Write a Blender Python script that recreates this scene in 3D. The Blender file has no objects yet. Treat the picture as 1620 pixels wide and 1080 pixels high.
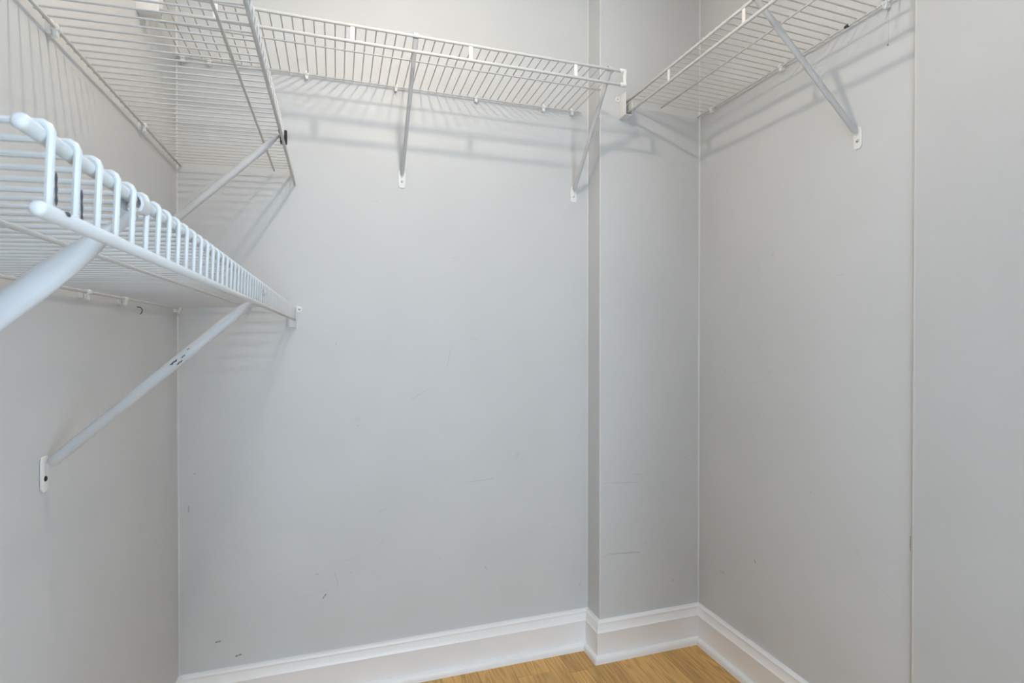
import bpy, math, random
from mathutils import Vector, Matrix

# ------------------------------------------------------------------ camera, world, exposure
sc = bpy.context.scene
C = sc.collection
R = math.radians
random.seed(7)

CAM_H = 1.08                      # lens height above the floor; camera stands at x = 0, y = 0
F_PX = 860.87                     # focal length in pixels of the 1620 wide frame
cd = bpy.data.cameras.new('camera')
cd.sensor_width = 36.0
cd.lens = F_PX * 36.0 / 1620.0
cd.clip_start = 0.01
cd.dof.use_dof = True
cd.dof.focus_distance = 1.6
cd.dof.aperture_fstop = 22.0
cam = bpy.data.objects.new('camera', cd)
cam.location = (0, 0, CAM_H)
cam.rotation_euler = (R(90 - 0.441), 0, R(-17.925))
C.objects.link(cam)
sc.camera = cam

SKY_STRENGTH = 19.3
SKY_COLOR = (0.665, 0.84, 1.0, 1)
BULB_POWER = 14.6
BULB_COLOR = (1.0, 0.855, 0.685)
world = bpy.data.worlds.new('daylight')
sc.world = world
world.use_nodes = True
bg = world.node_tree.nodes['Background']
bg.inputs['Color'].default_value = SKY_COLOR
bg.inputs['Strength'].default_value = SKY_STRENGTH

sc.view_settings.view_transform = 'Standard'
sc.view_settings.look = 'None'
sc.view_settings.exposure = -0.06
sc.view_settings.gamma = 1.0
sc.view_settings.use_curve_mapping = False
sc.cycles.use_denoising = True
sc.cycles.use_adaptive_sampling = False
sc.cycles.use_light_tree = False
sc.cycles.max_bounces = 9
sc.cycles.diffuse_bounces = 7
sc.cycles.sample_clamp_indirect = 4.0
sc.cycles.caustics_reflective = False
sc.cycles.caustics_refractive = False

# ------------------------------------------------------------------ measured room
D = 1.7286          # back wall
XL = -0.4204        # left wall
XR = 1.2308         # right wall
XC = 0.8383         # left face of the boxed-out pier
YC = 1.6392         # front face of the pier
XP, YP = 1.2120, 0.870   # thicker front stretch of the right wall
CEIL = 2.29
YF = -0.06          # closet side of the front wall
WT = 0.12
DOOR_X0, DOOR_X1, DOOR_Z = -0.10, 0.74, 2.03
BED_X0, BED_X1, BED_Y = -1.9, 2.3, -3.3
WIN_X0, WIN_X1, WIN_Z0, WIN_Z1 = 0.0, 0.70, 0.10, 1.75

SIDE_Z0, SIDE_Z1 = 0.55, 2.0                # unseen side windows, added to fill the closet's side walls with sky
SIDES = ((-1, BED_X0, -2.40, -1.70), (1, BED_X1, -2.45, -1.25))


# portals in the bedroom window and the added side windows: they only guide the sky light through the openings
def portal(loc, rot, w, h):
    pd = bpy.data.lights.new('window_portal', 'AREA')
    pd.shape = 'RECTANGLE'
    pd.size = w
    pd.size_y = h
    pd.cycles.is_portal = True
    po = bpy.data.objects.new('window_portal', pd)
    po.location = loc
    po.rotation_euler = rot
    C.objects.link(po)


portal(((WIN_X0 + WIN_X1) / 2, BED_Y - 0.06, (WIN_Z0 + WIN_Z1) / 2), (R(90), 0, 0), WIN_X1 - WIN_X0, WIN_Z1 - WIN_Z0)
for sx_, bx_, SIDE_Y0, SIDE_Y1 in SIDES:
    portal((bx_ + sx_ * .05, (SIDE_Y0 + SIDE_Y1) / 2, (SIDE_Z0 + SIDE_Z1) / 2), (R(90), 0, R(-90 if sx_ < 0 else 90)), SIDE_Y1 - SIDE_Y0, SIDE_Z1 - SIDE_Z0)


# ------------------------------------------------------------------ materials
def new_mat(name):
    m = bpy.data.materials.new(name)
    m.use_nodes = True
    nt = m.node_tree
    b = nt.nodes['Principled BSDF']
    return m, nt, b


def N(nt, kind, **kw):
    n = nt.nodes.new(kind)
    for k, v in kw.items():
        setattr(n, k, v)
    return n


def noise_bump(nt, b, scale, strength, dist=0.001, stretch=None, detail=3.0):
    geo = N(nt, 'ShaderNodeNewGeometry')
    vec = geo.outputs['Position']
    if stretch:
        mp = N(nt, 'ShaderNodeMapping')
        mp.inputs['Scale'].default_value = stretch
        nt.links.new(vec, mp.inputs['Vector'])
        vec = mp.outputs['Vector']
    no = N(nt, 'ShaderNodeTexNoise')
    no.inputs['Scale'].default_value = scale
    no.inputs['Detail'].default_value = detail
    nt.links.new(vec, no.inputs['Vector'])
    bu = N(nt, 'ShaderNodeBump')
    bu.inputs['Strength'].default_value = strength
    bu.inputs['Distance'].default_value = dist
    nt.links.new(no.outputs['Fac'], bu.inputs['Height'])
    nt.links.new(bu.outputs['Normal'], b.inputs['Normal'])
    return bu


def simple(name, col, rough, metal=0.0, bump=None):
    m, nt, b = new_mat(name)
    b.inputs['Base Color'].default_value = (*col, 1)
    b.inputs['Roughness'].default_value = rough
    b.inputs['Metallic'].default_value = metal
    if bump:
        noise_bump(nt, b, *bump)
    return m


WALL = (0.580, 0.590, 0.596)


def wall_mat(name, axis, segs=(), scale=420.0, strength=0.10, dist=0.0006, col=WALL, rough=0.48, detail=2.0):
    """painted wall; axis 'x' or 'y' is the horizontal coordinate used for scuffs
    segs: (a, z, a2, z2, half width, strength)"""
    m, nt, b = new_mat(name)
    b.inputs['Roughness'].default_value = rough
    b.inputs['Specular IOR Level'].default_value = 0.4
    L = nt.links.new
    geo = N(nt, 'ShaderNodeNewGeometry')
    # faint patchiness of the paint
    no = N(nt, 'ShaderNodeTexNoise')
    no.inputs['Scale'].default_value = 4.0
    no.inputs['Detail'].default_value = 4.0
    L(geo.outputs['Position'], no.inputs['Vector'])
    mr = N(nt, 'ShaderNodeMapRange')
    mr.inputs['From Min'].default_value = 0.3
    mr.inputs['From Max'].default_value = 0.7
    mr.inputs['To Min'].default_value = 0.975
    mr.inputs['To Max'].default_value = 1.02
    L(no.outputs['Fac'], mr.inputs['Value'])
    mix = N(nt, 'ShaderNodeMix', data_type='RGBA', blend_type='MULTIPLY')
    mix.inputs['Factor'].default_value = 1.0
    mix.inputs['A'].default_value = (*col, 1)
    L(mr.outputs['Result'], mix.inputs['B'])
    out = mix.outputs['Result']
    if segs:
        sep = N(nt, 'ShaderNodeSeparateXYZ')
        L(geo.outputs['Position'], sep.inputs['Vector'])
        cmb = N(nt, 'ShaderNodeCombineXYZ')
        L(sep.outputs['X' if axis == 'x' else 'Y'], cmb.inputs['X'])
        L(sep.outputs['Z'], cmb.inputs['Y'])
        # ragged edges
        n2 = N(nt, 'ShaderNodeTexNoise')
        n2.inputs['Scale'].default_value = 260.0
        L(geo.outputs['Position'], n2.inputs['Vector'])
        last = None
        for (ax, az, bx, bz, w, s) in segs:
            sub = N(nt, 'ShaderNodeVectorMath', operation='SUBTRACT')
            L(cmb.outputs[0], sub.inputs[0])
            sub.inputs[1].default_value = (ax, az, 0)
            ba = Vector((bx - ax, bz - az, 0))
            dot = N(nt, 'ShaderNodeVectorMath', operation='DOT_PRODUCT')
            L(sub.outputs[0], dot.inputs[0])
            dot.inputs[1].default_value = ba / max(ba.length_squared, 1e-9)
            cl = N(nt, 'ShaderNodeClamp')
            L(dot.outputs['Value'], cl.inputs['Value'])
            sc_ = N(nt, 'ShaderNodeVectorMath', operation='SCALE')
            sc_.inputs[0].default_value = ba
            L(cl.outputs[0], sc_.inputs['Scale'])
            ds = N(nt, 'ShaderNodeVectorMath', operation='DISTANCE')
            L(sub.outputs[0], ds.inputs[0])
            L(sc_.outputs[0], ds.inputs[1])
            mm = N(nt, 'ShaderNodeMapRange', interpolation_type='SMOOTHSTEP')
            mm.inputs['From Min'].default_value = w * 1.5
            mm.inputs['From Max'].default_value = w * 0.3
            mm.inputs['To Min'].default_value = 0
            mm.inputs['To Max'].default_value = s
            L(ds.outputs['Value'], mm.inputs['Value'])
            if last is None:
                last = mm.outputs['Result']
            else:
                mx = N(nt, 'ShaderNodeMath', operation='MAXIMUM')
                L(last, mx.inputs[0])
                L(mm.outputs['Result'], mx.inputs[1])
                last = mx.outputs[0]
        rag = N(nt, 'ShaderNodeMapRange')
        rag.inputs['From Min'].default_value = 0.35
        rag.inputs['From Max'].default_value = 0.55
        rag.inputs['To Min'].default_value = 0.25
        L(n2.outputs['Fac'], rag.inputs['Value'])
        ml = N(nt, 'ShaderNodeMath', operation='MULTIPLY')
        L(last, ml.inputs[0])
        L(rag.outputs['Result'], ml.inputs[1])
        mix2 = N(nt, 'ShaderNodeMix', data_type='RGBA')
        L(ml.outputs[0], mix2.inputs['Factor'])
        L(out, mix2.inputs['A'])
        mix2.inputs['B'].default_value = (0.07, 0.07, 0.075, 1)
        out = mix2.outputs['Result']
    L(out, b.inputs['Base Color'])
    # roller stipple
    n3 = N(nt, 'ShaderNodeTexNoise')
    n3.inputs['Scale'].default_value = scale
    n3.inputs['Detail'].default_value = detail
    L(geo.outputs['Position'], n3.inputs['Vector'])
    bu = N(nt, 'ShaderNodeBump')
    bu.inputs['Strength'].default_value = strength
    bu.inputs['Distance'].default_value = dist
    L(n3.outputs['Fac'], bu.inputs['Height'])
    L(bu.outputs['Normal'], b.inputs['Normal'])
    return m


back_scuffs = [
    (-.327, .211, -.316, .2125, .0022, .8), (-.276, .1625, -.263, .1655, .0022, .85), (-.039, .294, -.031, .305, .0020, .9),
    (.4016, .6080, .4935, .6125, .0012, .28), (.3400, .9850, .3500, 1.0350, .0011, .25), (.3500, 1.035, .3560, 1.055, .0010, .22),
    (.2242, .8833, .2781, .9156, .0011, .22), (.0590, .8085, .0660, .8110, .0013, .35), (-.0058, .3681, .003, .335, .0010, .22),
    (.003, .335, .001, .309, .0010, .22), (.465, .324, .470, .317, .0012, .45), (.117, .536, .146, .5455, .0010, .2),
    (-.3789, .6959, -.3789, .6965, .0022, .5), (.8065, .216, .8105, .222, .0012, .5), (.060, .828, .061, .829, .0085, .07),
    (.5785, .690, .5790, .691, .0085, .08), (.590, .672, .600, .672, .0009, .25), (-.395, .590, -.394, .606, .0015, .5),
    (-.06, .3695, -.052, .3695, .0012, .4), (.038, .365, .044, .360, .0012, .35), (-.12, .305, -.02, .318, .0009, .12),
    (.355, 1.335, .375, 1.336, .0009, .15), (.108, 1.50, .125, 1.50, .0009, .15), (.42, 1.075, .44, 1.076, .0011, .25),
    (.13, .44, .14, .45, .0009, .3), (.62, .42, .64, .423, .0008, .2), (.70, .43, .72, .431, .0008, .2),
    (.03, .40, .05, .402, .0008, .25), (.31, .37, .32, .371, .0008, .3), (.72, .31, .735, .322, .0008, .25),
    (.52, .245, .525, .247, .0009, .3), (.0, 1.06, .002, 1.062, .0018, .4)]
col_scuffs = [
    (.8538, .5900, .9865, .5835, .0011, .3), (.9692, .6115, .9938, .6105, .0012, .25), (.8473, .3430, .8852, .3500, .0010, .3),
    (.8852, .3490, .9896, .3435, .0014, .4), (.8700, .3490, .9896, .3405, .0009, .3), (1.0118, .3771, 1.0193, .3609, .0010, .3),
    (1.06, .60, 1.062, .61, .007, .06), (1.17, .655, 1.18, .658, .0012, .3), (1.118, .222, 1.119, .2290, .0012, .4),
    (1.126, .222, 1.127, .2290, .0012, .4)]
right_scuffs = [
    (1.363, .385, 1.366, .391, .0022, .7), (1.505, .9640, 1.503, .9700, .0016, .35), (1.3922, .9347, 1.3263, .9497, .0009, .2),
    (1.3138, .9695, 1.2916, .9841, .0009, .2), (1.525, .2930, 1.500, .2925, .0018, .3), (1.1611, .6570, 1.1560, .6575, .0012, .4),
    (.8875, .6300, .8875, .6000, .0016, .6), (.9462, 1.7640, .9464, 1.7650, .0024, .85), (1.0506, 1.8242, 1.0508, 1.8245, .0022, .45),
    (1.2559, 1.8152, 1.2561, 1.8155, .0020, .4), (1.2985, 1.3247, 1.2990, 1.3250, .0065, .12), (1.100, .55, 1.05, .53, .0008, .12),
    (1.00, .50, .92, .465, .0008, .15), (1.30, .70, 1.31, .72, .0008, .15), (1.02, .545, 1.021, .546, .007, .08),
    (.945, 1.85, .945, 1.765, .0008, .18), (1.18, 1.45, 1.15, 1.47, .0008, .18), (1.08, 1.24, 1.06, 1.24, .0007, .2)]
left_scuffs = [
    (1.655, .40, 1.660, .385, .0018, .5), (1.45, .135, 1.50, .17, .0012, .3), (1.50, .62, 1.53, .58, .0009, .15),
    (1.02, .42, 1.021, .421, .007, .08), (1.12, .36, 1.121, .361, .008, .08), (1.30, .50, 1.31, .51, .0009, .2)]

M = {}
M['wall_back'] = wall_mat('grey_wall_paint_back', 'x', back_scuffs)
M['wall_col'] = wall_mat('grey_wall_paint_pier', 'x', col_scuffs)
M['wall_right'] = wall_mat('grey_wall_paint_right', 'y', right_scuffs)
M['wall_left'] = wall_mat('grey_wall_paint_left', 'y', left_scuffs)
M['wall_peel'] = wall_mat('grey_wall_paint_orange_peel', 'y', (), scale=230.0, strength=0.42, dist=0.0012, detail=1.5, col=tuple(c * .92 for c in WALL))
M['wall_plain'] = wall_mat('grey_wall_paint_plain', 'x')
M['bed_wall'] = simple('bedroom_paint', (0.82, 0.83, 0.84), 0.6)
M['ceiling'] = simple('ceiling_white', (0.86, 0.86, 0.86), 0.7)
M['caulk'] = simple('caulk_and_edge_highlight', (0.64, 0.65, 0.655), 0.5)
M['edge'] = simple('worn_corner_paint', (0.58, 0.59, 0.595), 0.45)
M['trim'] = simple('white_trim_enamel', (0.885, 0.895, 0.91), 0.32, 0.0, (60.0, 0.06, 0.002, (1, 1, 1)))
M['vinyl'] = simple('white_vinyl_coating', (0.57, 0.575, 0.575), 0.40)
M['enamel'] = simple('white_enamel_steel', (0.54, 0.545, 0.555), 0.40, 0.0, (90.0, 0.05, 0.001))
M['plastic'] = simple('white_plastic', (0.76, 0.765, 0.76), 0.4)
M['chip'] = simple('bare_steel_chip', (0.06, 0.062, 0.068), 0.5, 0.3)
M['black'] = simple('blackened_steel', (0.012, 0.012, 0.013), 0.4, 0.2)
M['screw'] = simple('zinc_screw', (0.62, 0.62, 0.60), 0.28, 1.0)
M['darkscrew'] = simple('dark_screw', (0.035, 0.035, 0.038), 0.4, 0.6)
M['added_carpet'] = simple('added_pale_grey_carpet', (0.60, 0.61, 0.62), 0.95, 0.0, (300.0, 0.5, 0.004))
M['subfloor'] = simple('dark_floor_gap', (0.09, 0.05, 0.02), 0.8)


def oak():
    m, nt, b = new_mat('honey_oak')
    L = nt.links.new
    geo = N(nt, 'ShaderNodeNewGeometry')
    oi = N(nt, 'ShaderNodeObjectInfo')
    off = N(nt, 'ShaderNodeMath', operation='MULTIPLY')
    L(oi.outputs['Random'], off.inputs[0])
    off.inputs[1].default_value = 37.0
    cx = N(nt, 'ShaderNodeCombineXYZ')
    for i in 'XYZ':
        L(off.outputs[0], cx.inputs[i])
    add = N(nt, 'ShaderNodeVectorMath', operation='ADD')
    L(geo.outputs['Position'], add.inputs[0])
    L(cx.outputs[0], add.inputs[1])
    # cathedral grain: stretched, warped rings
    mp = N(nt, 'ShaderNodeMapping')
    mp.inputs['Scale'].default_value = (34, 2.4, 34)
    L(add.outputs[0], mp.inputs['Vector'])
    n1 = N(nt, 'ShaderNodeTexNoise')
    n1.inputs['Scale'].default_value = 1.0
    n1.inputs['Detail'].default_value = 2.0
    L(mp.outputs[0], n1.inputs['Vector'])
    mu = N(nt, 'ShaderNodeMath', operation='MULTIPLY')
    L(n1.outputs['Fac'], mu.inputs[0])
    mu.inputs[1].default_value = 42.0
    sn = N(nt, 'ShaderNodeMath', operation='SINE')
    L(mu.outputs[0], sn.inputs[0])
    mr = N(nt, 'ShaderNodeMapRange')
    mr.inputs['From Min'].default_value = -1
    mr.inputs['To Min'].default_value = 0.0
    mr.inputs['To Max'].default_value = 1.0
    L(sn.outputs[0], mr.inputs['Value'])
    # fine pores
    mp2 = N(nt, 'ShaderNodeMapping')
    mp2.inputs['Scale'].default_value = (420, 12, 420)
    L(add.outputs[0], mp2.inputs['Vector'])
    n2 = N(nt, 'ShaderNodeTexNoise')
    n2.inputs['Scale'].default_value = 1.0
    n2.inputs['Detail'].default_value = 3.0
    L(mp2.outputs[0], n2.inputs['Vector'])
    mxg = N(nt, 'ShaderNodeMath', operation='MULTIPLY')
    L(mr.outputs['Result'], mxg.inputs[0])
    L(n2.outputs['Fac'], mxg.inputs[1])
    cr = N(nt, 'ShaderNodeValToRGB')
    e = cr.color_ramp.elements
    e[0].position = 0.05
    e[0].color = (0.660, 0.390, 0.125, 1)
    e[1].position = 0.62
    e[1].color = (0.490, 0.262, 0.074, 1)
    L(mxg.outputs[0], cr.inputs['Fac'])
    # per-board tone
    hs = N(nt, 'ShaderNodeHueSaturation')
    hs.inputs['Saturation'].default_value = 0.96
    mv = N(nt, 'ShaderNodeMapRange')
    mv.inputs['To Min'].default_value = 0.90
    mv.inputs['To Max'].default_value = 1.2
    L(oi.outputs['Random'], mv.inputs['Value'])
    L(mv.outputs['Result'], hs.inputs['Value'])
    L(cr.outputs['Color'], hs.inputs['Color'])
    L(hs.outputs['Color'], b.inputs['Base Color'])
    b.inputs['Roughness'].default_value = 0.5
    b.inputs['Specular IOR Level'].default_value = 0.25
    bu = N(nt, 'ShaderNodeBump')
    bu.inputs['Strength'].default_value = 0.12
    bu.inputs['Distance'].default_value = 0.0006
    L(n2.outputs['Fac'], bu.inputs['Height'])
    L(bu.outputs['Normal'], b.inputs['Normal'])
    return m


M['oak'] = oak()


def clear_glass():
    m, nt, b = new_mat('clear_bulb_glass')
    tr = N(nt, 'ShaderNodeBsdfTransparent')
    gl = N(nt, 'ShaderNodeBsdfGlossy')
    gl.inputs['Roughness'].default_value = 0.05
    mx = N(nt, 'ShaderNodeMixShader')
    mx.inputs['Fac'].default_value = 0.06
    nt.links.new(tr.outputs[0], mx.inputs[1])
    nt.links.new(gl.outputs[0], mx.inputs[2])
    nt.links.new(mx.outputs[0], nt.nodes['Material Output'].inputs['Surface'])
    return m


M['bulb'] = clear_glass()


# ------------------------------------------------------------------ mesh helpers
class MB:
    def __init__(self):
        self.v, self.f = [], []

    def add(self, vs, fs):
        o = len(self.v)
        self.v += [tuple(p) for p in vs]
        self.f += [tuple(i + o for i in f) for f in fs]
        return self

    def box(self, x0, x1, y0, y1, z0, z1):
        vs = [(x, y, z) for x in (x0, x1) for y in (y0, y1) for z in (z0, z1)]
        return self.add(vs, [(0, 1, 3, 2), (4, 6, 7, 5), (0, 4, 5, 1), (2, 3, 7, 6), (0, 2, 6, 4), (1, 5, 7, 3)])

    def loft(self, rings, cap=True, closed=True):
        n = len(rings[0])
        vs = [p for r in rings for p in r]
        fs = []
        for i in range(len(rings) - 1):
            for j in range(n if closed else n - 1):
                k = (j + 1) % n
                fs.append((i * n + j, i * n + k, (i + 1) * n + k, (i + 1) * n + j))
        if cap:
            fs.append(tuple(range(n - 1, -1, -1)))
            fs.append(tuple((len(rings) - 1) * n + j for j in range(n)))
        return self.add(vs, fs)

    def tube(self, pts, r, seg=8, round_ends=False):
        """round bar along a polyline; r may be a number or one per point"""
        pts = [Vector(p) for p in pts]
        rs = list(r) if isinstance(r, (list, tuple)) else [r] * len(pts)
        if round_ends:
            t0 = (pts[1] - pts[0]).normalized()
            t1 = (pts[-1] - pts[-2]).normalized()
            ra, rb = rs[0], rs[-1]
            pts = [pts[0] - t0 * ra * .55, pts[0] - t0 * ra * .35] + pts + [pts[-1] + t1 * rb * .35, pts[-1] + t1 * rb * .55]
            rs = [ra * .45, ra * .8] + rs + [rb * .8, rb * .45]
        up = None
        rings = []
        for i, p in enumerate(pts):
            a = pts[max(i - 1, 0)]
            b = pts[min(i + 1, len(pts) - 1)]
            t = (b - a).normalized()
            if up is None:
                up = Vector((0, 0, 1)) if abs(t.z) < .9 else Vector((1, 0, 0))
            s = t.cross(up).normalized()
            up = s.cross(t).normalized()
            rings.append([p + (s * math.cos(2 * math.pi * k / seg) + up * math.sin(2 * math.pi * k / seg)) * rs[i]
                          for k in range(seg)])
        return self.loft(rings)

    def prism(self, poly, axis, a0, a1):
        """extrude a 2D polygon; axis 'x': poly is (y,z); 'y': (x,z); 'z': (x,y)"""
        def P(q, a):
            return {'x': (a, q[0], q[1]), 'y': (q[0], a, q[1]), 'z': (q[0], q[1], a)}[axis]
        n = len(poly)
        vs = [P(q, a0) for q in poly] + [P(q, a1) for q in poly]
        fs = [tuple(range(n - 1, -1, -1)), tuple(range(n, 2 * n))]
        fs += [(i, (i + 1) % n, n + (i + 1) % n, n + i) for i in range(n)]
        return self.add(vs, fs)

    def lathe(self, prof, axis_o, axis_d, seg=24):
        """profile [(r, t)] about the axis through axis_o along axis_d"""
        o = Vector(axis_o)
        d = Vector(axis_d).normalized()
        u = d.orthogonal().normalized()
        w = d.cross(u)
        rings = [[o + d * t + (u * math.cos(2 * math.pi * k / seg) + w * math.sin(2 * math.pi * k / seg)) * max(r, 1e-5)
                  for k in range(seg)] for r, t in prof]
        return self.loft(rings)

    def mesh(self, name, mat, smooth=True, bevel=None):
        me = bpy.data.meshes.new(name)
        me.from_pydata(self.v, [], self.f)
        import bmesh
        bm = bmesh.new()
        bm.from_mesh(me)
        bmesh.ops.recalc_face_normals(bm, faces=bm.faces)
        if bevel:
            es = [e for e in bm.edges if len(e.link_faces) == 2 and e.calc_face_angle(0) > 0.6]
            bmesh.ops.bevel(bm, geom=es, offset=bevel, segments=2, profile=0.6, affect='EDGES', clamp_overlap=True)
        if smooth:
            for f in bm.faces:
                f.smooth = True
            for e in bm.edges:
                if len(e.link_faces) == 2 and e.calc_face_angle(0) > 0.7:
                    e.smooth = False
        bm.to_mesh(me)
        bm.free()
        me.materials.append(mat)
        return me

    def build(self, name, mat, parent=None, smooth=True, bevel=None, loc=(0, 0, 0)):
        return link(name, self.mesh(name, mat, smooth, bevel), parent, loc)


def link(name, me, parent=None, loc=(0, 0, 0)):
    o = bpy.data.objects.new(name, me)
    C.objects.link(o)
    o.location = loc
    if parent is not None:
        o.parent = parent
    return o


def struct(o):
    o['kind'] = 'structure'
    return o


def thing(name, label, cat, loc, rz=0.0, group=None):
    o = bpy.data.objects.new(name, None)
    o.empty_display_size = 0.05
    o.location = loc
    o.rotation_euler = (0, 0, rz)
    o['label'] = label
    o['category'] = cat
    if group:
        o['group'] = group
    C.objects.link(o)
    return o


# ------------------------------------------------------------------ room shell
T = 0.10
struct(MB().box(XL - T, XC, D, D + T, 0, CEIL).build('wall_back', M['wall_back'], smooth=False))
struct(MB().box(XC, XR, YC, D + T, 0, CEIL).build('wall_pier', M['wall_col'], smooth=False))
struct(MB().box(XL - T, XL, YF, D, 0, CEIL).build('wall_left', M['wall_left'], smooth=False))
struct(MB().box(XR, XR + T, YP, D + T, 0, CEIL).build('wall_right', M['wall_right'], smooth=False))
struct(MB().box(XP, XR + T, YF, YP, 0, CEIL).build('wall_right_front', M['wall_peel'], smooth=False))
# front wall with the doorway the photograph is taken from
fw = MB()
fw.box(BED_X0, DOOR_X0, YF - WT, YF, 0, CEIL)
fw.box(DOOR_X1, BED_X1, YF - WT, YF, 0, CEIL)
fw.box(DOOR_X0, DOOR_X1, YF - WT, YF, DOOR_Z, CEIL)
struct(fw.build('wall_front', M['wall_plain'], smooth=False))
struct(MB().box(BED_X0 - .2, BED_X1 + .2, BED_Y - .2, D + T, CEIL, CEIL + .1).build('ceiling', M['ceiling'], smooth=False))
# the bedroom behind the doorway, with its window
bw = MB()
bw.box(BED_X0, WIN_X0, BED_Y - .12, BED_Y, 0, CEIL)
bw.box(WIN_X1, BED_X1, BED_Y - .12, BED_Y, 0, CEIL)
bw.box(WIN_X0, WIN_X1, BED_Y - .12, BED_Y, 0, WIN_Z0)
bw.box(WIN_X0, WIN_X1, BED_Y - .12, BED_Y, WIN_Z1, CEIL)
struct(bw.build('wall_bedroom_window_side', M['bed_wall'], smooth=False))
for nm, a0, a1, (_, _, SIDE_Y0, SIDE_Y1) in (('wall_bedroom_left', BED_X0 - .1, BED_X0, SIDES[0]), ('wall_bedroom_right', BED_X1, BED_X1 + .1, SIDES[1])):
    sw = MB()
    sw.box(a0, a1, BED_Y - .12, SIDE_Y0, 0, CEIL)
    sw.box(a0, a1, SIDE_Y1, YF, 0, CEIL)
    sw.box(a0, a1, SIDE_Y0, SIDE_Y1, 0, SIDE_Z0)
    sw.box(a0, a1, SIDE_Y0, SIDE_Y1, SIDE_Z1, CEIL)
    struct(sw.build(nm, M['bed_wall'], smooth=False))
# frames round the openings
wf = MB()
for (a, b_, c_, d_) in ((WIN_X0, WIN_X0 + .03, WIN_Z0, WIN_Z1), (WIN_X1 - .03, WIN_X1, WIN_Z0, WIN_Z1),
                        (WIN_X0, WIN_X1, WIN_Z0, WIN_Z0 + .03), (WIN_X0, WIN_X1, WIN_Z1 - .03, WIN_Z1)):
    wf.box(a, b_, BED_Y - .045, BED_Y - .005, c_, d_)
struct(wf.build('window_1', M['trim'], smooth=False))
for nm, a0, (_, _, SIDE_Y0, SIDE_Y1) in (('added_window_left', BED_X0 - .045, SIDES[0]), ('added_window_right', BED_X1 + .005, SIDES[1])):  # frames of the side windows added for fill
    wf = MB()
    for (a, b_, c_, d_) in ((SIDE_Y0, SIDE_Y0 + .04, SIDE_Z0, SIDE_Z1), (SIDE_Y1 - .04, SIDE_Y1, SIDE_Z0, SIDE_Z1),
                            (SIDE_Y0, SIDE_Y1, SIDE_Z0, SIDE_Z0 + .04), (SIDE_Y0, SIDE_Y1, SIDE_Z1 - .04, SIDE_Z1)):
        wf.box(a0, a0 + .04, a, b_, c_, d_)
    struct(wf.build(nm, M['trim'], smooth=False))

# floor: slab with oak strips laid along y
floor = struct(MB().box(BED_X0 - .1, BED_X1 + .1, BED_Y - .12, D + T, -.10, -.014).build('floor', M['subfloor'], smooth=False))
unit = MB().box(-.5, .5, 0, 1, -1, 0).mesh('floor_board', M['oak'], smooth=False)
PW = 0.0572
x = XL - .006
while x < XR:
    w = min(PW, XR + .002 - x)
    y = YF - WT - random.uniform(0, .5)
    first = True
    while y < D:
        ln = random.uniform(.45, 1.35)
        y1 = min(y + ln, D + .0)
        if y1 > YF - .1:
            b0 = max(y, YF - WT)
            o = link('floor_board', unit, floor, (x + w / 2, b0, random.uniform(-.0004, 0)))
            o.scale = (w - .0007, y1 - b0 - .0007, .0138)
        y = y1
        if D - y < .02:
            break
    x += PW
bedf = MB().box(BED_X0 - .1, BED_X1 + .1, BED_Y - .12, YF - WT, -.014, 0)  # unseen pale floor covering, added so oak bounce doesn't tint the daylight
bedf.build('added_carpet', M['added_carpet'], floor, smooth=False)['kind'] = 'stuff'

# baseboards: moulded board plus shoe moulding, mitred at the corners
PROF = [(0, 0), (.0158, 0), (.0158, .0935), (.0168, .0950), (.0168, .0978), (.0154, .0990), (.0140, .1030), (.0126, .1090),
        (.0118, .1165), (.0114, .1222), (.0128, .1238), (.0131, .1265), (.0122, .1300), (.0086, .1328), (.0030, .1340), (0, .1340)]
SHOE = [(.0150, 0), (.0287, 0), (.0284, .0110), (.0274, .0160), (.0252, .0196), (.0210, .0220), (.0175, .0227), (.0150, .0228)]
path = [((XL, YF), None), ((XL, D), 'baseboard_left'), ((XC, D), 'baseboard_back'), ((XC, YC), 'baseboard_pier_side'),
        ((XR, YC), 'baseboard_pier_front'), ((XR, YP), 'baseboard_right'), ((XP, YP), 'baseboard_return'), ((XP, YF), 'baseboard_right_front')]
norms = [(1, 0), (0, -1), (-1, 0), (0, -1), (-1, 0), (0, 1), (-1, 0)]


def ring(i, prof):
    p = Vector(path[i][0])
    n1 = Vector(norms[max(i - 1, 0)])
    n2 = Vector(norms[min(i, len(norms) - 1)])
    m_ = (n1 + n2) / (1 + n1.dot(n2)) if i not in (0, len(path) - 1) else (n1 if i else n2)
    return [(p.x + m_.x * d, p.y + m_.y * d, z + .0002) for d, z in prof]


for i in range(1, len(path)):
    nm = path[i][1]
    o = struct(MB().loft([ring(i - 1, PROF), ring(i, PROF)]).build(nm, M['trim']))
    MB().loft([ring(i - 1, SHOE), ring(i, SHOE)]).build('shoe_molding', M['trim'], o)

# caulk beads in the inner corners, rounded paint edges on the outer ones
def bead(name, x, y, nx, ny, s, mat, z0=.134):
    poly = [(x, y), (x + nx * s, y), (x + nx * s * .45, y + ny * s * .45), (x, y + ny * s)]
    struct(MB().prism(poly, 'z', z0, CEIL).build(name, mat, smooth=False))


bead('trim_1', XL, D, 1, -1, .0034, M['caulk'])
bead('trim_2', XC, D, -1, -1, .0026, M['caulk'])
bead('trim_3', XR, YC, -1, -1, .0034, M['caulk'])


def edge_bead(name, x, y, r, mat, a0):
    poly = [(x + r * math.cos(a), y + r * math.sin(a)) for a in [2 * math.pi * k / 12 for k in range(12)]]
    struct(MB().prism(poly, 'z', .135, CEIL).build(name, mat))


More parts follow.
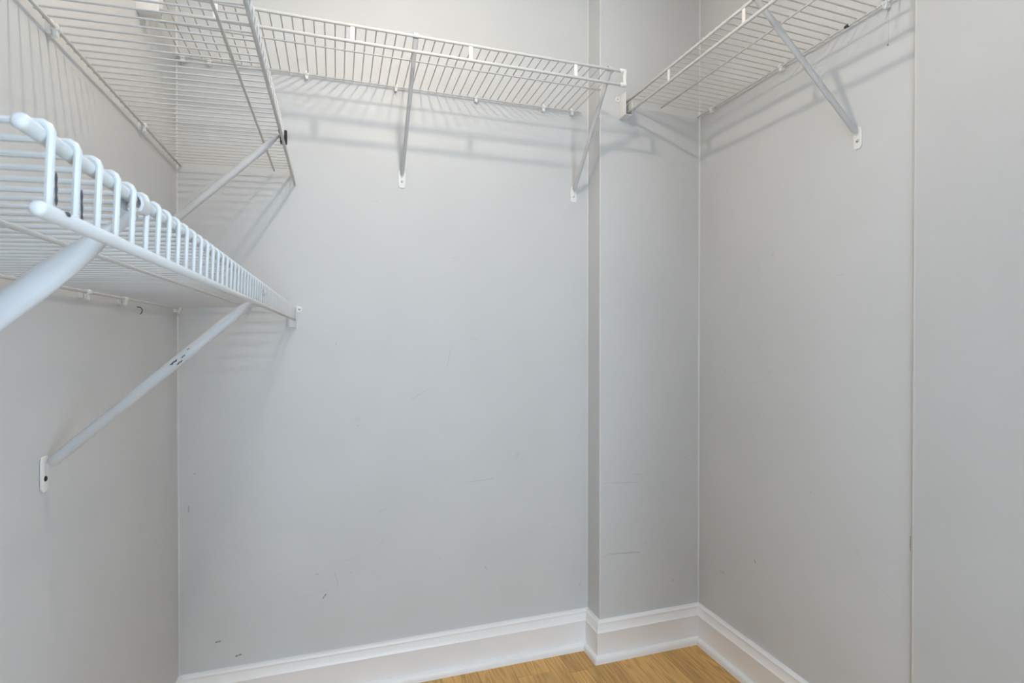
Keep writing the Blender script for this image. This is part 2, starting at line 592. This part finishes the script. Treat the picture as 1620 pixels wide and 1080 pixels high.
edge_bead('trim_4', XC + .0016, YC + .0016, .0024, M['caulk'], 0)  # worn pier edge, its highlight put into the lighter bead colour
edge_bead('trim_5', XP + .0022, YP - .0022, .0026, M['edge'], 0)


# ------------------------------------------------------------------ wire shelves
# local frame: X along the wall, -Y out into the room, Z up; origin on the wall at the height of the wall rail
RW = 0.0017       # wire
RF = 0.0042       # front rail
RM = 0.0026       # middle rail
RB = 0.0029       # wall rail
RB_Y = -.012


def clip_mesh():
    b = MB()
    # collar round the wall rail
    seg = 14
    ro, ri = .0062, .0034
    rings = []
    for xx, sc_ in ((-.0062, .86), (-.0045, 1), (.0045, 1), (.0062, .86)):
        rings.append([(xx, RB_Y + ro * sc_ * math.cos(2 * math.pi * k / seg), ro * sc_ * math.sin(2 * math.pi * k / seg)) for k in range(seg)])
    b.loft(rings)
    # foot on the wall and tongue below
    b.box(-.0052, .0052, -.0075, 0, -.011, .0125)
    b.prism([(-.0052, -.004), (.0052, -.004), (.0038, -.0125), (0, -.0148), (-.0038, -.0125)], 'y', -.0150, -.0085)
    return b.mesh('wall_clip', M['plastic'], bevel=.0008)


CLIP = clip_mesh()
SCREW = MB().lathe([(0, .0030), (.0022, .0026), (.0036, .0014), (.0039, 0)], (0, 0, 0), (0, -1, 0), 14).mesh('screw', M['screw'])
SCREW_DARK = MB().lathe([(0, .0022), (.0024, .0019), (.0040, .0010), (.0043, 0)], (0, 0, 0), (0, -1, 0), 14).mesh('screw', M['darkscrew'])


def saddle(parent, X, sx, yo, yi, zt, zb, dep, rail_y, tab=True, side_top=True):
    """end bracket screwed to the side wall at X, sticking out by dep towards sx; yo / yi outer and inner plate"""
    b = MB()
    t = .0018

    def bx(x0, x1, y0, y1, z0, z1):
        a, c = sorted((X + sx * x0, X + sx * x1))
        b.box(a, c, y0, y1, z0, z1)
    bx(0, t, yo, yi, zb, zt)                         # plate on the wall
    bx(0, dep, yo - t, yo, zb, zt)                   # outer cheek
    bx(0, dep, yo - t, yi, zb - t, zb)               # floor of the cradle
    bx(0, dep, yi - t, yi, zb, zb + (zt - zb) * .62)  # low inner cheek
    if side_top:
        bx(0, t * 1.6, yo - t, yi, zt, zt + t)
    if tab:
        # rounded screw ear on the room side
        c = (yo - .0085, zt - .0085)
        poly = [(yo, zt), (yo, zt - .017)] + [(c[0] + .0085 * math.cos(a), c[1] + .0085 * math.sin(a))
                                             for a in [R(-90 - 15 * k) for k in range(13)]]
        a0, a1 = sorted((X, X + sx * .0030))
        b.prism(poly, 'x', a0, a1)
    o = b.build('end_bracket', M['plastic'], parent, bevel=.0005)
    if tab:
        s = link('screw', SCREW, o, (X + sx * .0030, yo - .0085, zt - .0085))
        s.rotation_euler = (0, 0, R(90) * sx)
    return o


def wire_shelf(label, loc, rz, x0, x1, depth, rise, wires, lip=None, mid=None, rod=None, tabs=(), clips=(),
               front=None, wall_x=None, mid_x=None, group=None, first_cut=False):
    """rise: height of the front rail above the wall rail; lip: drop of the lower lip rail; rod: drop of the hang rod"""
    t = thing('wire_shelf', label, 'wire shelf', loc, rz, group or 'white wire closet shelves')
    fx0, fx1 = front or (x0, x1)
    wx0, wx1 = wall_x or (x0, x1)
    mx0, mx1 = mid_x or (x0, x1)
    rf = RF if rod is not None else .0036
    MB().tube([(fx0, -depth, rise), (fx1, -depth, rise)], rf, 10, True).build('front_rail', M['vinyl'], t)
    MB().tube([(wx0, RB_Y, 0), (wx1, RB_Y, 0)], RB, 8, True).build('wall_rail', M['vinyl'], t)
    zt_front = rise + rf + RW * .6
    zt_wall = RB + RW * .6
    def deck(y):
        k = (-y + RB_Y) / (depth + RB_Y)
        return zt_wall + (zt_front - zt_wall) * k
    for my in mid:
        MB().tube([(mx0, -my, deck(-my) - RM - RW * .6), (mx1, -my, deck(-my) - RM - RW * .6)], RM, 8, True).build('middle_rail', M['vinyl'], t)
    # deck wires
    if lip is not None:
        ro = rf + RW * .8
        pts = [(0, -.0075, deck(-.0075) - .005), (0, -.0100, deck(-.0100) - .0006), (0, -.0135, deck(-.0135)), (0, -depth + .003, deck(-depth + .003))]
        for a in (20, 50, 80):
            pts.append((0, -depth - math.sin(R(a)) * ro, rise + math.cos(R(a)) * ro))
        pts += [(0, -depth - ro + .0005, rise - .006), (0, -depth - .0034, rise - lip + .004), (0, -depth - .0032, rise - lip - .001)]
        wm = MB().tube(pts, RW, 8).mesh('wire', M['vinyl'])
        MB().tube([(fx0, -depth - .0056, rise - lip), (fx1, -depth - .0056, rise - lip)], .0034, 10, True).build('lip_rail', M['vinyl'], t)
        cut = MB().tube(pts[:4], RW, 8, True).mesh('wire', M['vinyl'])
    else:
        pts = [(0, -.0075, deck(-.0075) - .005), (0, -.0100, deck(-.0100) - .0006), (0, -.0135, deck(-.0135)), (0, -depth + .002, zt_front - .0002),
               (0, -depth - .0028, zt_front - .0016)]
        wm = MB().tube(pts, RW, 8, True).mesh('wire', M['vinyl'])
        cut = wm
    for i, X in enumerate(wires):
        link('wire', cut if (first_cut and i == 0) else wm, t, (X, 0, 0))
    if rod is not None:
        ry = -depth - .001
        r_ = MB().tube([(fx0, ry, rise - rod), (fx1, ry, rise - rod)], RF, 12, True).build('hang_rod', M['vinyl'], t)
        tm = MB()
        hw = .0052
        poly = [(-hw * .8, .004), (hw, .004), (hw, -rod - .001), (-hw * .9, -rod - .001), (-hw, -rod * .6), (-hw, -.008)]
        tm.prism(poly, 'y', -.0014, .0014)
        tmesh = tm.mesh('rod_tab', M['plastic'], bevel=.0005)
        for X in tabs:
            link('rod_tab', tmesh, t, (X, -depth - .0005, rise))
    for X in clips:
        o = link('wall_clip', CLIP, t, (X, 0, 0))
    return t


Z = lambda rel: CAM_H + rel

# back wall, top
bw_x = [(-.1771 + .02527 * k) - XL for k in range(-9, 39)]
back = wire_shelf('white wire shelf with hang rod and a free, capped end beside the wall pier',
                  (XL, D, Z(.7741)), 0.0, 0, .805 - XL, D - 1.4277, .7817 - .7741, bw_x, mid=(D - 1.552,), rod=.0405,
                  tabs=[v - XL for v in (-.2662, .0413, .3455, .6528)],
                  clips=[v - XL for v in (-.4020, -.3356, -.0799, .1782, .4331, .6666, .7716)],
                  front=(.004, .8093 - XL), wall_x=(.004, .806 - XL), mid_x=(.006, .7945 - XL))
saddle(back, 0, 1, -(D - 1.4277) - .017, -(D - 1.4277) + .008, .030, -.046, .045, 0)
# white plastic cap that joins rail and rod at the free end
cap = MB()
poly = []
for (yy, zz, rr, a0, a1) in ((0, 0, .0062, 0, 180), (0, -.0405, .0062, 180, 360)):
    for k in range(7):
        a = R(a0 + (a1 - a0) * k / 6)
        poly.append((rr * math.cos(a), zz + rr * math.sin(a)))
poly2 = poly[:7] + [(-.0040, -.012), (-.0034, -.020), (-.0040, -.030)] + poly[7:] + [(.0040, -.030), (.0034, -.020), (.0040, -.012)]
cap.prism(poly2, 'x', -.004, .004)
cap.lathe([(.0058, -.014), (.0064, -.012), (.0064, .0), (.003, .006)], (0, 0, 0), (1, 0, 0), 14)
cap.lathe([(.0058, -.014), (.0064, -.012), (.0064, .0), (.003, .006)], (0, 0, -.0405), (1, 0, 0), 14)
cap.build('end_cap', M['plastic'], back, loc=(.8093 - XL, -(D - 1.4277) - .0005, .0076), bevel=.0006)
s = link('screw', SCREW, None, (0, 0, 0))
s.parent = back
s.location = (-.4061 - XL, -.004, -.014)

# right wall, top (X runs from the pier towards the front)
dr = XR - .9275
rw_x = sorted(YC - (1.017 + .02525 * k) for k in range(-5, 24))
right = wire_shelf('white wire shelf with hang rod held by an end bracket on the pier',
                   (XR, YC, Z(.7780)), R(-90), 0, YC - .885, dr, .0083, rw_x, mid=(XR - 1.060,), rod=.0405,
                   tabs=[YC - v for v in (1.3781, 1.0699)], clips=[YC - v for v in (1.5619, 1.2562, .9437)],
                   front=(.004, YC - .885), wall_x=(.004, YC - .885), mid_x=(.020, YC - .885))
saddle(right, 0, 1, -dr - .017, -dr + .008, .030, -.042, .045, 0)
MB().tube([(-.006, 0, 0), (.006, 0, 0)], RB + .0006, 8).build('rail_joint', M['chip'], right, loc=(YC - 1.0437, RB_Y, 0))

# left wall, upper shelf (X runs from the front to the back wall)
Y0U = .30
ul_y = [.9613 + .0254 * k - Y0U for k in range(-26, 30)]
ul_y = [v for v in ul_y if v > .01]
upper = wire_shelf('white wire shelf with drop lip and no hang rod, mounted directly above another one',
                   (XL, Y0U, Z(.4747)), R(90), 0, D - .004 - Y0U, .3010, .0088, ul_y, lip=.0345, mid=(XL * -1 - .1691 * 1.0,),
                   clips=[v - Y0U for v in (.62, 1.0153, 1.4215)], mid_x=(0, D - .012 - Y0U), wall_x=(0, D - .006 - Y0U))

# left wall, lower shelf
Y0L = .268
ll_y = [.2816 + .0247 * k - Y0L for k in range(0, 59)]
lower = wire_shelf('white wire shelf with chipped drop lip and no hang rod, the lowest of the four',
                   (XL, Y0L, Z(.0785)), R(90), 0, D - .004 - Y0L, .3005, .0080, ll_y, lip=.0345, mid=(.187,),
                   clips=[v - Y0L for v in (.52, .9308, 1.1203, 1.2973, 1.6955)], 
                   front=(0, D - .006 - Y0L))
saddle(lower, D - Y0L, -1, -.3005 - .0085, -.3005 + .0135, .0135, -.0465, .016, 0)


# paint chips on the near end of the lower shelf's lip
def chip_strip(parent, pts, r, name='paint_chip'):
    MB().tube(pts, r, 6, True).build(name, M['chip'], parent)


for k, za, zb in ((0, -.016, -.030), (1, -.017, -.034)):
    X = ll_y[k]
    pts = []
    for q in range(7):
        z = za + (zb - za) * q / 6
        pts.append((X + .0012 + .00015 * (q % 2), -.3005 - .0058, .0080 + z))
    chip_strip(lower, pts, [.0003, .0006, .0004, .0006, .0004, .0007, .0003])
chip_strip(lower, [(ll_y[0] + .0035, -.3005 - .0084, .0080 - .0330), (ll_y[0] + .0060, -.3005 - .0084, .0080 - .0330)], [.0012, .0010])


# ------------------------------------------------------------------ diagonal shelf supports
def plate_poly(hw, zt, zb):
    r = hw * .75
    pts = [(-hw * .72, zt), (hw * .72, zt), (hw, zt - .010), (hw, zb + r)]
    for k in range(1, 6):
        a = R(-90 * k / 6)
        pts.append((hw - r + r * math.cos(a), zb + r + r * math.sin(a)))
    for k in range(0, 6):
        a = R(-90 - 90 * k / 6)
        pts.append((-hw + r + r * math.cos(a), zb + r + r * math.sin(a)))
    pts.append((-hw, zt - .010))
    return pts


def support(label, loc, rz, dx, out, dz, hook_mat, screw=SCREW, rad=.0078, r_front=RF, chip=None, plate_h=.054, lip_strap=False):
    """origin: wall point under the tube, at the top of the foot plate; (dx, out, dz) leads to the front rail"""
    t = thing('shelf_support', label, 'bracket', loc, rz, 'diagonal shelf supports')
    # foot plate against the wall
    p = MB().prism(plate_poly(.0112, .006, -plate_h + .006), 'y', -.0030, -.0004).build('foot_plate', M['plastic'], t, bevel=.0007)
    s = link('screw', screw, t, (0, -.0030, -plate_h * .52))
    # tube, flattened at both ends
    A = Vector((0, -.0085, -.006))
    B = Vector((dx, -out, dz - r_front - .0015))
    d = (B - A)
    ax = Vector((1, 0, 0))
    n = d.cross(ax).normalized()
    side = n.cross(d).normalized()
    wa, wb = rad * .74, rad * 1.10        # oval tube: narrow along the rail, deeper in its own plane
    prof = [(0.0, wa * .7, wb * .55), (.008, wa, wb * .85), (.03, wa, wb), (.5, wa, wb), (.84, wa, wb),
            (.90, wa * 1.05, wb * .85), (.955, .0076, .0036), (1.0, .0072, .0020)]
    rings = []
    seg = 18
    for k, a, b in prof:
        c = A + d * k
        # the flattened foot bends into the wall plate
        rings.append([c + side * a * math.cos(2 * math.pi * q / seg) + n * b * math.sin(2 * math.pi * q / seg) for q in range(seg)])
    tb = MB().loft(rings).build('tube', M['enamel'], t)
    # hook over the front rail
    hk = MB()
    ri, ro = r_front + RW * 1.2, r_front + RW * 1.2 + .0016
    angs = [R(a) for a in range(-75, 226, 15)]
    inner = [(-out + ri * math.cos(a), dz + ri * math.sin(a)) for a in angs]
    outer = [(-out + ro * math.cos(a), dz + ro * math.sin(a)) for a in angs]
    rr = []
    for i in range(len(angs)):
        rr.append([(dx - .0066, *inner[i]), (dx + .0066, *inner[i]), (dx + .0066, *outer[i]), (dx - .0066, *outer[i])])
    hk.loft(rr)
    if lip_strap:      # strap of the hook running down over the lip
        hk.box(dx - .0060, dx + .0060, -out - .0120, -out + .0030, dz - .028, dz - .014)
        hk.box(dx - .0075, dx + .0035, -out - .0122, -out - .0040, dz - .014, dz + .001)
    hk.build('hook', hook_mat, t)
    if chip:
        for (k0, k1, ang, w) in chip:
            pts = []
            for q in range(5):
                k = k0 + (k1 - k0) * q / 4
                a = R(ang + (q % 2) * 8)
                pts.append(A + d * k + side * math.cos(a) * (wa - .0002) + n * math.sin(a) * (wb - .0002))
            MB().tube(pts, [w * .5, w, w * .7, w * 1.1, w * .4], 6, True).build('paint_chip', M['chip'], tb)
    return t


PT = .0255          # plate centre to plate top
support('white diagonal support at mid-length of the wire shelf with the capped end',
        (.1973, D, Z(.5140)), 0, .0016, D - 1.4277, .7817 - .5140, M['enamel'])
support('white diagonal support at the capped end of the wire shelf beside the pier',
        (.7816, D, Z(.5130)), 0, -.0201, D - 1.4277, .7817 - .5130, M['enamel'])
support('white diagonal support under the wire shelf that is bracketed to the pier',
        (XR, 1.0210, Z(.5130)), R(-90), -.0079, dr, .7863 - .5130, M['chip'])
support('white diagonal support with a black hook, under the upper of two stacked wire shelves',
        (XL, 1.3748, Z(.1920)), R(90), 0, .3010, .4835 - .1920 - .004, M['black'], r_front=.0036, lip_strap=True)
support('white diagonal support with chipped paint and a dark screw, under the lowest wire shelf',
        (XL, .9960, Z(-.1850)), R(90), 0, .3005, .0865 + .1850 - .010, M['enamel'], screw=SCREW_DARK, r_front=.0036,
        chip=[(.555, .588, 165, .0014), (.572, .600, 205, .0010), (.603, .622, 178, .0009), (.640, .652, 150, .0007)])
support('white diagonal support close to the chipped free end of the lowest wire shelf',
        (XL, .3970, Z(-.1850)), R(90), 0, .3005, .0865 + .1850 - .004, M['enamel'], r_front=.0036)

# bent nail left in the left wall just under the lowest shelf
nail = MB().tube([(0, .004, .004), (0, -.006, .003), (0, -.010, -.002), (0, -.0085, -.010), (0, -.005, -.013)], [.0011, .0011, .0011, .001, .0007], 8)
nl = nail.build('bent_nail', M['chip'], loc=(XL, 1.4079, Z(.0640)))
nl.rotation_euler = (0, 0, R(90))
nl['label'] = 'small dark bent nail in the wall just under the lowest wire shelf'
nl['category'] = 'nail'

# ------------------------------------------------------------------ ceiling lamp (above the frame; its bulb throws the wire shadows)
LX, LY, LZ = .22, .89, Z(1.01)
lamp = thing('ceiling_lamp', 'white bare bulb lamp holder on the closet ceiling', 'lamp', (LX, LY, CEIL))
MB().lathe([(.0, 0), (.055, 0), (.058, -.010), (.052, -.026), (.034, -.036), (.030, -.060), (.026, -.100), (.0, -.100)], (0, 0, 0), (0, 0, 1), 32).build('base', M['plastic'], lamp)
bulb = MB()
prof = [(.0, -.060)]
zc = LZ - CEIL
RBULB = .034
prof = [(.0, zc - RBULB)]
for k in range(1, 10):
    a = R(-90 + 15 * k)
    prof.append((RBULB * math.cos(a), zc + RBULB * math.sin(a)))
prof += [(.018, zc + .045), (.0135, zc + .062), (.0135, -.098), (.0, -.098)]
bulb.lathe(prof, (0, 0, 0), (0, 0, 1), 28)
bulb.build('bulb', M['bulb'], lamp)
ld = bpy.data.lights.new('filament', 'POINT')
ld.energy = BULB_POWER
ld.color = BULB_COLOR
ld.shadow_soft_size = .021
lo = bpy.data.objects.new('filament', ld)
C.objects.link(lo)
lo.location = (LX, LY, LZ)
